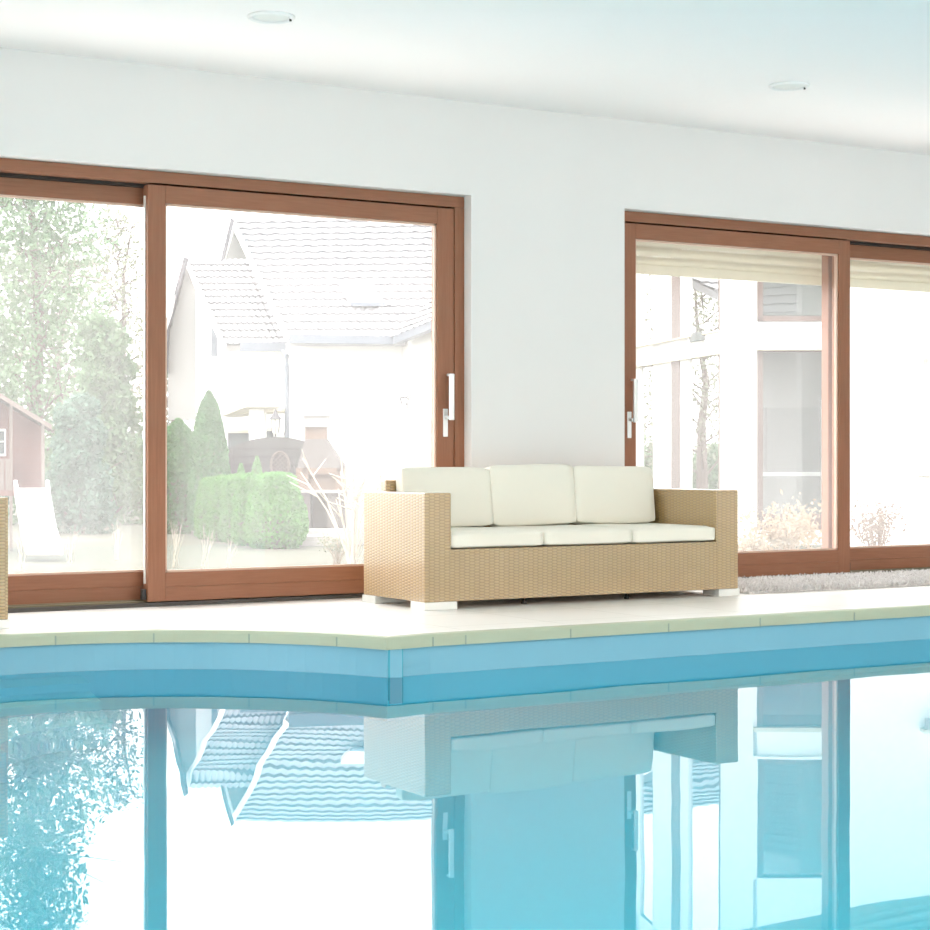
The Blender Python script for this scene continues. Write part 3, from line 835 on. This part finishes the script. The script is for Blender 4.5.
# ---- barbecue fireplace
D = 24.0
bq = empty('barbecue', Vector((at(320, 0, D).x, at(320, 0, D).y, GZ)), 'stone garden barbecue with tapered chimney hood behind the conifers', 'barbecue')
m_ = MB(); obox(m_, 305, gy(D), 492, D, 10, .55).__class__; obox(m_, 336, gy(D), 492, D, 18, .55); obox(m_, 320, gy(D), 492, D + .4, 30, .15); obox(m_, 320, 530, gy(D), D + .05, 40, .5)
m_.build('base', M['brick_dark'], bq)
m_ = MB(); obox(m_, 321, 493, 490, D - .04, 50, .62); m_.build('slab', M['concrete'], bq)
m_ = MB(); obox(m_, 302, 490, 468, D, 12, .5); obox(m_, 340, 490, 468, D, 8, .5); obox(m_, 322, 490, 468, D + .42, 40, .1); obox(m_, 322, 474, 468, D, 40, .1); obox(m_, 325, 490, 474, D + .1, 34, .3)
m_.build('firebox', M['brick'], bq)
m_ = MB(); H4 = [at(297, 468, D), at(345, 468, D), at(326, 439, D + .1), at(305, 439, D + .1)]; H5 = [p + dF * q for p, q in zip(H4, (.55, .55, .32, .32))]
m_.add(H4 + H5, [(0, 1, 2, 3), (7, 6, 5, 4), (0, 4, 5, 1), (1, 5, 6, 2), (2, 6, 7, 3), (3, 7, 4, 0)]); m_.build('hood', M['brick_dark'], bq)
m_ = MB(); obox(m_, 315.5, 440, 426, D + .1, 21, .3); m_.build('chimney', M['brick'], bq)
m_ = MB(); obox(m_, 315.5, 427, 415, D + .05, 24, .4); obox(m_, 315.5, 416, 414, D + .02, 27, .46); m_.build('chimney_cap', M['concrete'], bq)
# steps
st = empty('garden_steps', Vector((at(325, 0, 21).x, at(325, 0, 21).y, GZ)), 'pale stone garden steps before the barbecue', 'steps')
for k, (ya, yb_, D, x, wp) in enumerate(((545, 536, 22.6, 322, 60), (538, 530, 23.0, 330, 66))):
    m_ = MB(); c = at(x, 0, D); obox(m_, x, gy(D), yb_, D, wp, .5, .01); m_.build('step', M['concrete'], st)

# ---- lantern on the white house, and house
D = 27.0
hs = empty('white_house', Vector((at(300, 0, D).x, at(300, 0, D).y, GZ)), 'white house with grey tiled roof seen through the left door', 'house')
def face(name, mat, pts, depth, parent): return MB().prism([at(x, y, d_) for x, y, d_ in pts], dF * depth).build(name, mat, parent)
face('wall', M['render_white'], [(286, gy(27), 27), (402, gy(27), 27), (402, 343, 27), (286, 343, 27)], .3, hs)
# wing turning towards the viewer
wg = MB()
wg.prism([at(402, gy(27), 27), at(402, 343, 27), at(470, 343 - 28, 23.6), at(470, gy(23.6), 23.6)], dR * .3); wg.build('wall', M['render_white'], hs)
face('wall', M['render_white'], [(196, 470, 28.6), (290, 470, 28.6), (290, 348, 28.6), (240, 348, 28.6), (196, 290, 28.6)], .3, hs)
gb = MB(); gb.prism([at(x, y, 29.0) for x, y in ((168, 420), (168, 326), (186, 268), (222, 344), (222, 420))], dF * .25)
gb.build('gable', M['gable'], hs)
gb = MB(); gb.prism([at(x, y, 31.3) for x, y in ((233, 224), (224, 262), (254, 262))], dF * .1); gb.build('gable', M['gable'], hs)
gb = MB(); gb.prism([at(x, y, 28.8) for x, y in ((166, 372), (168, 330), (187, 258), (184, 256), (163, 334))], dF * .2); gb.prism([at(x, y, 29.9) for x, y in ((233, 219), (222, 262), (220, 262), (231, 217))], dF * .2); gb.build('bargeboard', M['grey_trim'], hs)
r1 = tiled_roof(at(289, 338, 26.6), at(404, 338, 26.6), at(232, 218, 31.5), at(520, 214, 31.5), 18, 17, .045, .12, .014); r1.build('roof', M['tile'], hs, recalc=False)
r2 = tiled_roof(at(226, 345, 27.6), at(289, 345, 27.6), at(186, 259, 30), at(252, 259, 30), 13, 11, .045, .10, .014); r2.build('roof', M['tile'], hs, recalc=False)
r3 = tiled_roof(at(392, 338, 26.5), at(470, 308, 22.8), at(470, 268, 26.0), at(520, 262, 23.5), 8, 12, .045, .10, .014); r3.build('roof', M['tile'], hs, recalc=False)
vg = MB()
vg.prism([at(186, 258, 29.2), at(164, 330, 28.4), at(164, 334, 28.4), at(186, 266, 29.2)], dF * .15)
vg.prism([at(186, 258, 29.2), at(226, 346, 27.4), at(222, 348, 27.4), at(185, 266, 29.2)], dF * .12)
vg.prism([at(233, 217, 31), at(290, 338, 26.4), at(285, 340, 26.4), at(230, 222, 31)], dF * .12)
vg.prism([at(233, 217, 31.2), at(220, 262, 30.8), at(223, 264, 30.8), at(236, 222, 31.2)], dF * .12)
vg.build('verge', M['white_enamel'], hs)
gt = MB(); gt.prism([at(x, y, 26.4) for x, y in ((289, 334), (393, 336), (393, 344), (289, 343))], dF * .1); gt.prism([at(393, 336, 26.3), at(393, 344, 26.3), at(470, 314, 22.7), at(470, 305, 22.7)], dR * .1)
gt.prism([at(x, y, 27.3) for x, y in ((240, 342), (290, 342), (290, 351), (240, 351))], dF * .1)
gt.build('gutter', M['gutter'], hs)
dp = MB(); dp.tube([at(283, 351, 27.2), at(287, 356, 26.9), at(287, 366, 26.9), at(287, 445, 26.9)], .034, 8); dp.build('downpipe', M['gutter'], hs)
sk = MB(); sk.prism([at(340, 288, 28.35), at(370, 288, 28.35), at(382, 304, 27.6), at(350, 304, 27.6)], Vector((0, 0, .07))); sk = sk.build('skylight', M['white_enamel'], hs)
sg_ = MB(); sg_.prism([at(349, 302, 27.55), at(381, 302, 27.55), at(385, 306, 27.4), at(352, 306, 27.4)], Vector((0, 0, .05))); sg_.build('flashing', M['gutter'], sk)
wi = MB(); wi.prism([at(x, y, 28.3) for x, y in ((212, 322), (217, 330), (217, 356), (211, 356))], dF * .05); wi.build('window', M['gutter'], hs)
po = MB(); po.prism([at(222, 412, 27.2), at(246, 407, 26.4), at(280, 407, 26.4), at(280, 411, 26.4), at(222, 416, 27.2)], dF * 1.2); po.build('porch_roof', M['soffit'], hs)
pc = MB(); obox(pc, 256.5, gy(26.6), 409, 26.6, 15, .35); pc.build('porch_column', M['render_white'], hs)
wi = MB(); obox(wi, 240, 470, 433, 28.5, 24, .05); obox(wi, 268, 470, 431, 28.5, 10, .05); wf = wi.build('window', M['dark'], hs)
wi = MB(); obox(wi, 240, 433, 430, 28.45, 26, .08); obox(wi, 268, 431, 428, 28.45, 12, .08); wi.build('window_frame', M['soffit'], wf)
dr = MB(); dr.prism([at(431, 420, 25.0), at(470, 420, 24.0), at(470, gy(24), 24.0), at(431, gy(25), 25.0)], dR * .05 - dF * .05); dr.build('side_door', M['gutter'], hs)
dr = MB(); dr.prism([at(425, 419, 25.1), at(470, 417, 23.9), at(470, 421, 23.9), at(425, 422, 25.1)], -dR * .25); dr.build('canopy', M['concrete'], hs)
# lantern
ln = empty('lantern', at(276, 437, 26.4), 'small dark wall lantern beside the house downpipe', 'lantern')
c = at(275.5, 434, 26.4)
MB().lathe([(.03, 0), (.05, .02), (.065, .20), (.07, .21)], c, 6).build('lantern_glass', M['amber'], ln)
MB().lathe([(.10, .21), (.06, .26), (.03, .30), (.008, .36)], c, 6).build('lantern_roof', M['iron'], ln)
m_ = MB(); m_.tube([c, c + Vector((0, 0, -.06)), c + Vector((0, 0, -.06)) + dR * .13 + dF * .02, c + dR * .13 + Vector((0, 0, .02))], .012, 6)
for k in range(6):
    a = PI / 3 * k; m_.tube([c + Vector((.052 * math.cos(a), .052 * math.sin(a), .02)), c + Vector((.068 * math.cos(a), .068 * math.sin(a), .21))], .006, 4)
m_.build('bracket', M['iron'], ln)
# wrought ornament
wo = empty('wall_ornament', at(405, 400, 26.0), 'small wrought iron ornament on the white house wall', 'ornament')
m_ = MB(); D = 26.2
m_.tube([at(x, y, D) for x, y in ((400, 398), (402, 404), (407, 404), (409, 399), (405, 397), (400, 398))], .012, 5)
m_.tube([at(x, y, D) for x, y in ((407, 397), (411, 394), (410, 399))], .010, 5)
m_.tube([at(x, y, D) for x, y in ((407, 404), (407, 409))], .010, 5); m_.build('scroll', M['iron'], wo)
m_ = MB(); m_.tube([at(405, 400, D), at(405, 400, D) + dF * .5], .012, 5); m_.build('bracket', M['iron'], wo)

# ---- white wing with tall windows behind the right door
D = 23.0
wh = empty('glazed_wing', Vector((at(760, 0, D).x, at(760, 0, D).y, GZ)), 'white house wing with tall brown framed windows behind right door', 'building')
TOP = 120
def fw(x0, x1, y0, y1, D_, depth, name, mat, parent, b=0): m_ = MB(); obox(m_, (x0 + x1) / 2, y0, y1, D_, x1 - x0, depth, b); return m_.build(name, mat, parent)
mw = MB()
obox(mw, 738.5, gy(D), TOP, D, 37, .4)            # corner pier
obox(mw, 798, 325, 348, D, 90, .35); obox(mw, 798, gy(D), 531, D, 90, .35); obox(mw, 798, 200, TOP, D, 90, .35)
obox(mw, 860, gy(D), TOP, D, 46, .35)
mw.build('wall', M['render_white'], wh)
fw(754, 836, 346, 350, D - .08, .12, 'lintel', M['soffit'], wh); fw(754, 836, 322, 325, D - .06, .1, 'sill', M['white_enamel'], wh)
for (y0, y1, sill) in ((200, 321, 0), (350, 530, 1)):
    f = MB()
    for (xa, xb, ya, yb_) in ((757, 763, y0, y1), (832, 838, y0, y1), (757, 838, y1 - (16 if sill else 5), y1), (757, 838, y0, y0 + 2)):
        obox(f, (xa + xb) / 2, ya, yb_, D + .05, xb - xa, .10)
    fo = f.build('window_frame', M['brown_frame'], wh)
    pm = MB(); pm.add([at(762, y1 - 6, D + .1), at(833, y1 - 6, D + .1), at(833, y0 + 1, D + .1), at(762, y0 + 1, D + .1)], [(0, 1, 2, 3)]); pm.build('pane', M['pane_house'], fo, recalc=False)
fw(763, 836, 476, 472, D + .6, .05, 'interior_rail', M['white_enamel'], wh)
# oblique side
A, B = at(719, 459, 23.0), at(630, 459, 26.6)
sd = (B - A); sL = sd.length; sd = sd.normalized(); sn_ = Vector((sd.y, -sd.x, 0)); sn_ = sn_ if sn_.dot(dR) > 0 else -sn_
Mx = Matrix(((sd.x, sn_.x, 0, A.x), (sd.y, sn_.y, 0, A.y), (0, 0, 1, 0), (0, 0, 0, 1)))
def upx(x):      # distance along the oblique wall that photo column x looks at
    lo, hi = 0, sL * 2
    for _ in range(40):
        mid = (lo + hi) / 2; p = A + sd * mid; v = p - Vector((CX, CY, CH)); dd = v.x * math.sin(PHI) + v.y * math.cos(PHI); xx = XC + FPX * (v.x * math.cos(PHI) - v.y * math.sin(PHI)) / dd
        if xx > x: lo = mid
        else: hi = mid
    return mid
mo = MB(); ztop = 5.6
mo.box(-.01, sL + 4, 0, .3, 2.15, 2.40, Mx)
mo.box(-.01, sL + 4, 0, .3, ztop - .4, ztop, Mx)
mo.box(-.01, sL + 4, 0, .3, GZ, GZ + .1, Mx)
mo.box(upx(672), upx(653), .0, .06, GZ, ztop, Mx); mo.box(upx(688), upx(680), .0, .06, GZ, ztop, Mx); mo.box(upx(640), upx(636), 0, .06, GZ, ztop, Mx)
mo.build('wall', M['render_white'], wh)
for (z0, z1) in ((GZ + .1, 2.15), (2.40, ztop - .4)):
    f = MB(); f.box(upx(680), upx(672), -.012, .06, z0, z1, Mx); f.box(upx(654), upx(652), .01, .05, z0, z1, Mx); f.box(-.0, upx(717.5), .01, .05, z0, z1, Mx)
    fo = f.build('window_frame', M['brown_frame'], wh)
    for (xa, xb) in ((719, 688), (653, 640)):
        pm = MB(); pm.add([Mx @ Vector((upx(xa), .03, z0)), Mx @ Vector((upx(xb), .03, z0)), Mx @ Vector((upx(xb), .03, z1)), Mx @ Vector((upx(xa), .03, z1))], [(0, 1, 2, 3)]); pm.build('pane', M['pane_house'], fo, recalc=False)
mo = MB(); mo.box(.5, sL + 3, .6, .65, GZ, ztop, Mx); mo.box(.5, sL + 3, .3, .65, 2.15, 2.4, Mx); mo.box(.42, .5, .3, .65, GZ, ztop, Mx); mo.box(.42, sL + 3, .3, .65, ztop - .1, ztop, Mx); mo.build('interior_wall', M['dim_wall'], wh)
mo = MB(); mo.box(-.02, sL + 3, -.05, .02, 2.12, 2.15, Mx); mo.box(-.02, sL + 3, -.04, .02, 2.40, 2.42, Mx); mo.build('cornice', M['soffit'], wh)
# dim interior behind the windows
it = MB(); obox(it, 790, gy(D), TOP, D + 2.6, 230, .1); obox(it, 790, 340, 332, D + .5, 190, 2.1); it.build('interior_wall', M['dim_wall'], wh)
it = MB(); obox(it, 794, 476, 408, D + 1.2, 54, .3); it.build('dark_interior_panel', M['dark'], wh)  # dark panel painting in the unlit room behind the window
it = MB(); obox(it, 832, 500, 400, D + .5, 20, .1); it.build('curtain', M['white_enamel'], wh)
# near white wall filling the rightmost pane
nw = empty('white_annex', Vector((at(900, 0, 21).x, at(900, 0, 21).y, GZ)), 'plain white rendered annex wall filling the rightmost pane', 'building')
fw(846, 1100, gy(21.5), TOP - 20, 21.5, .4, 'wall', M['render_white'], nw)
fw(924, 940, 356, 359, 21.3, .2, 'canopy', M['soffit'], nw); fw(928, 940, 359, 372, 21.3, .15, 'lamp_box', M['concrete'], nw)
fw(922, 940, 474, 476, 21.3, .2, 'ledge', M['soffit'], nw); fw(922, 940, 478, 480, 21.3, .2, 'ledge', M['soffit'], nw)
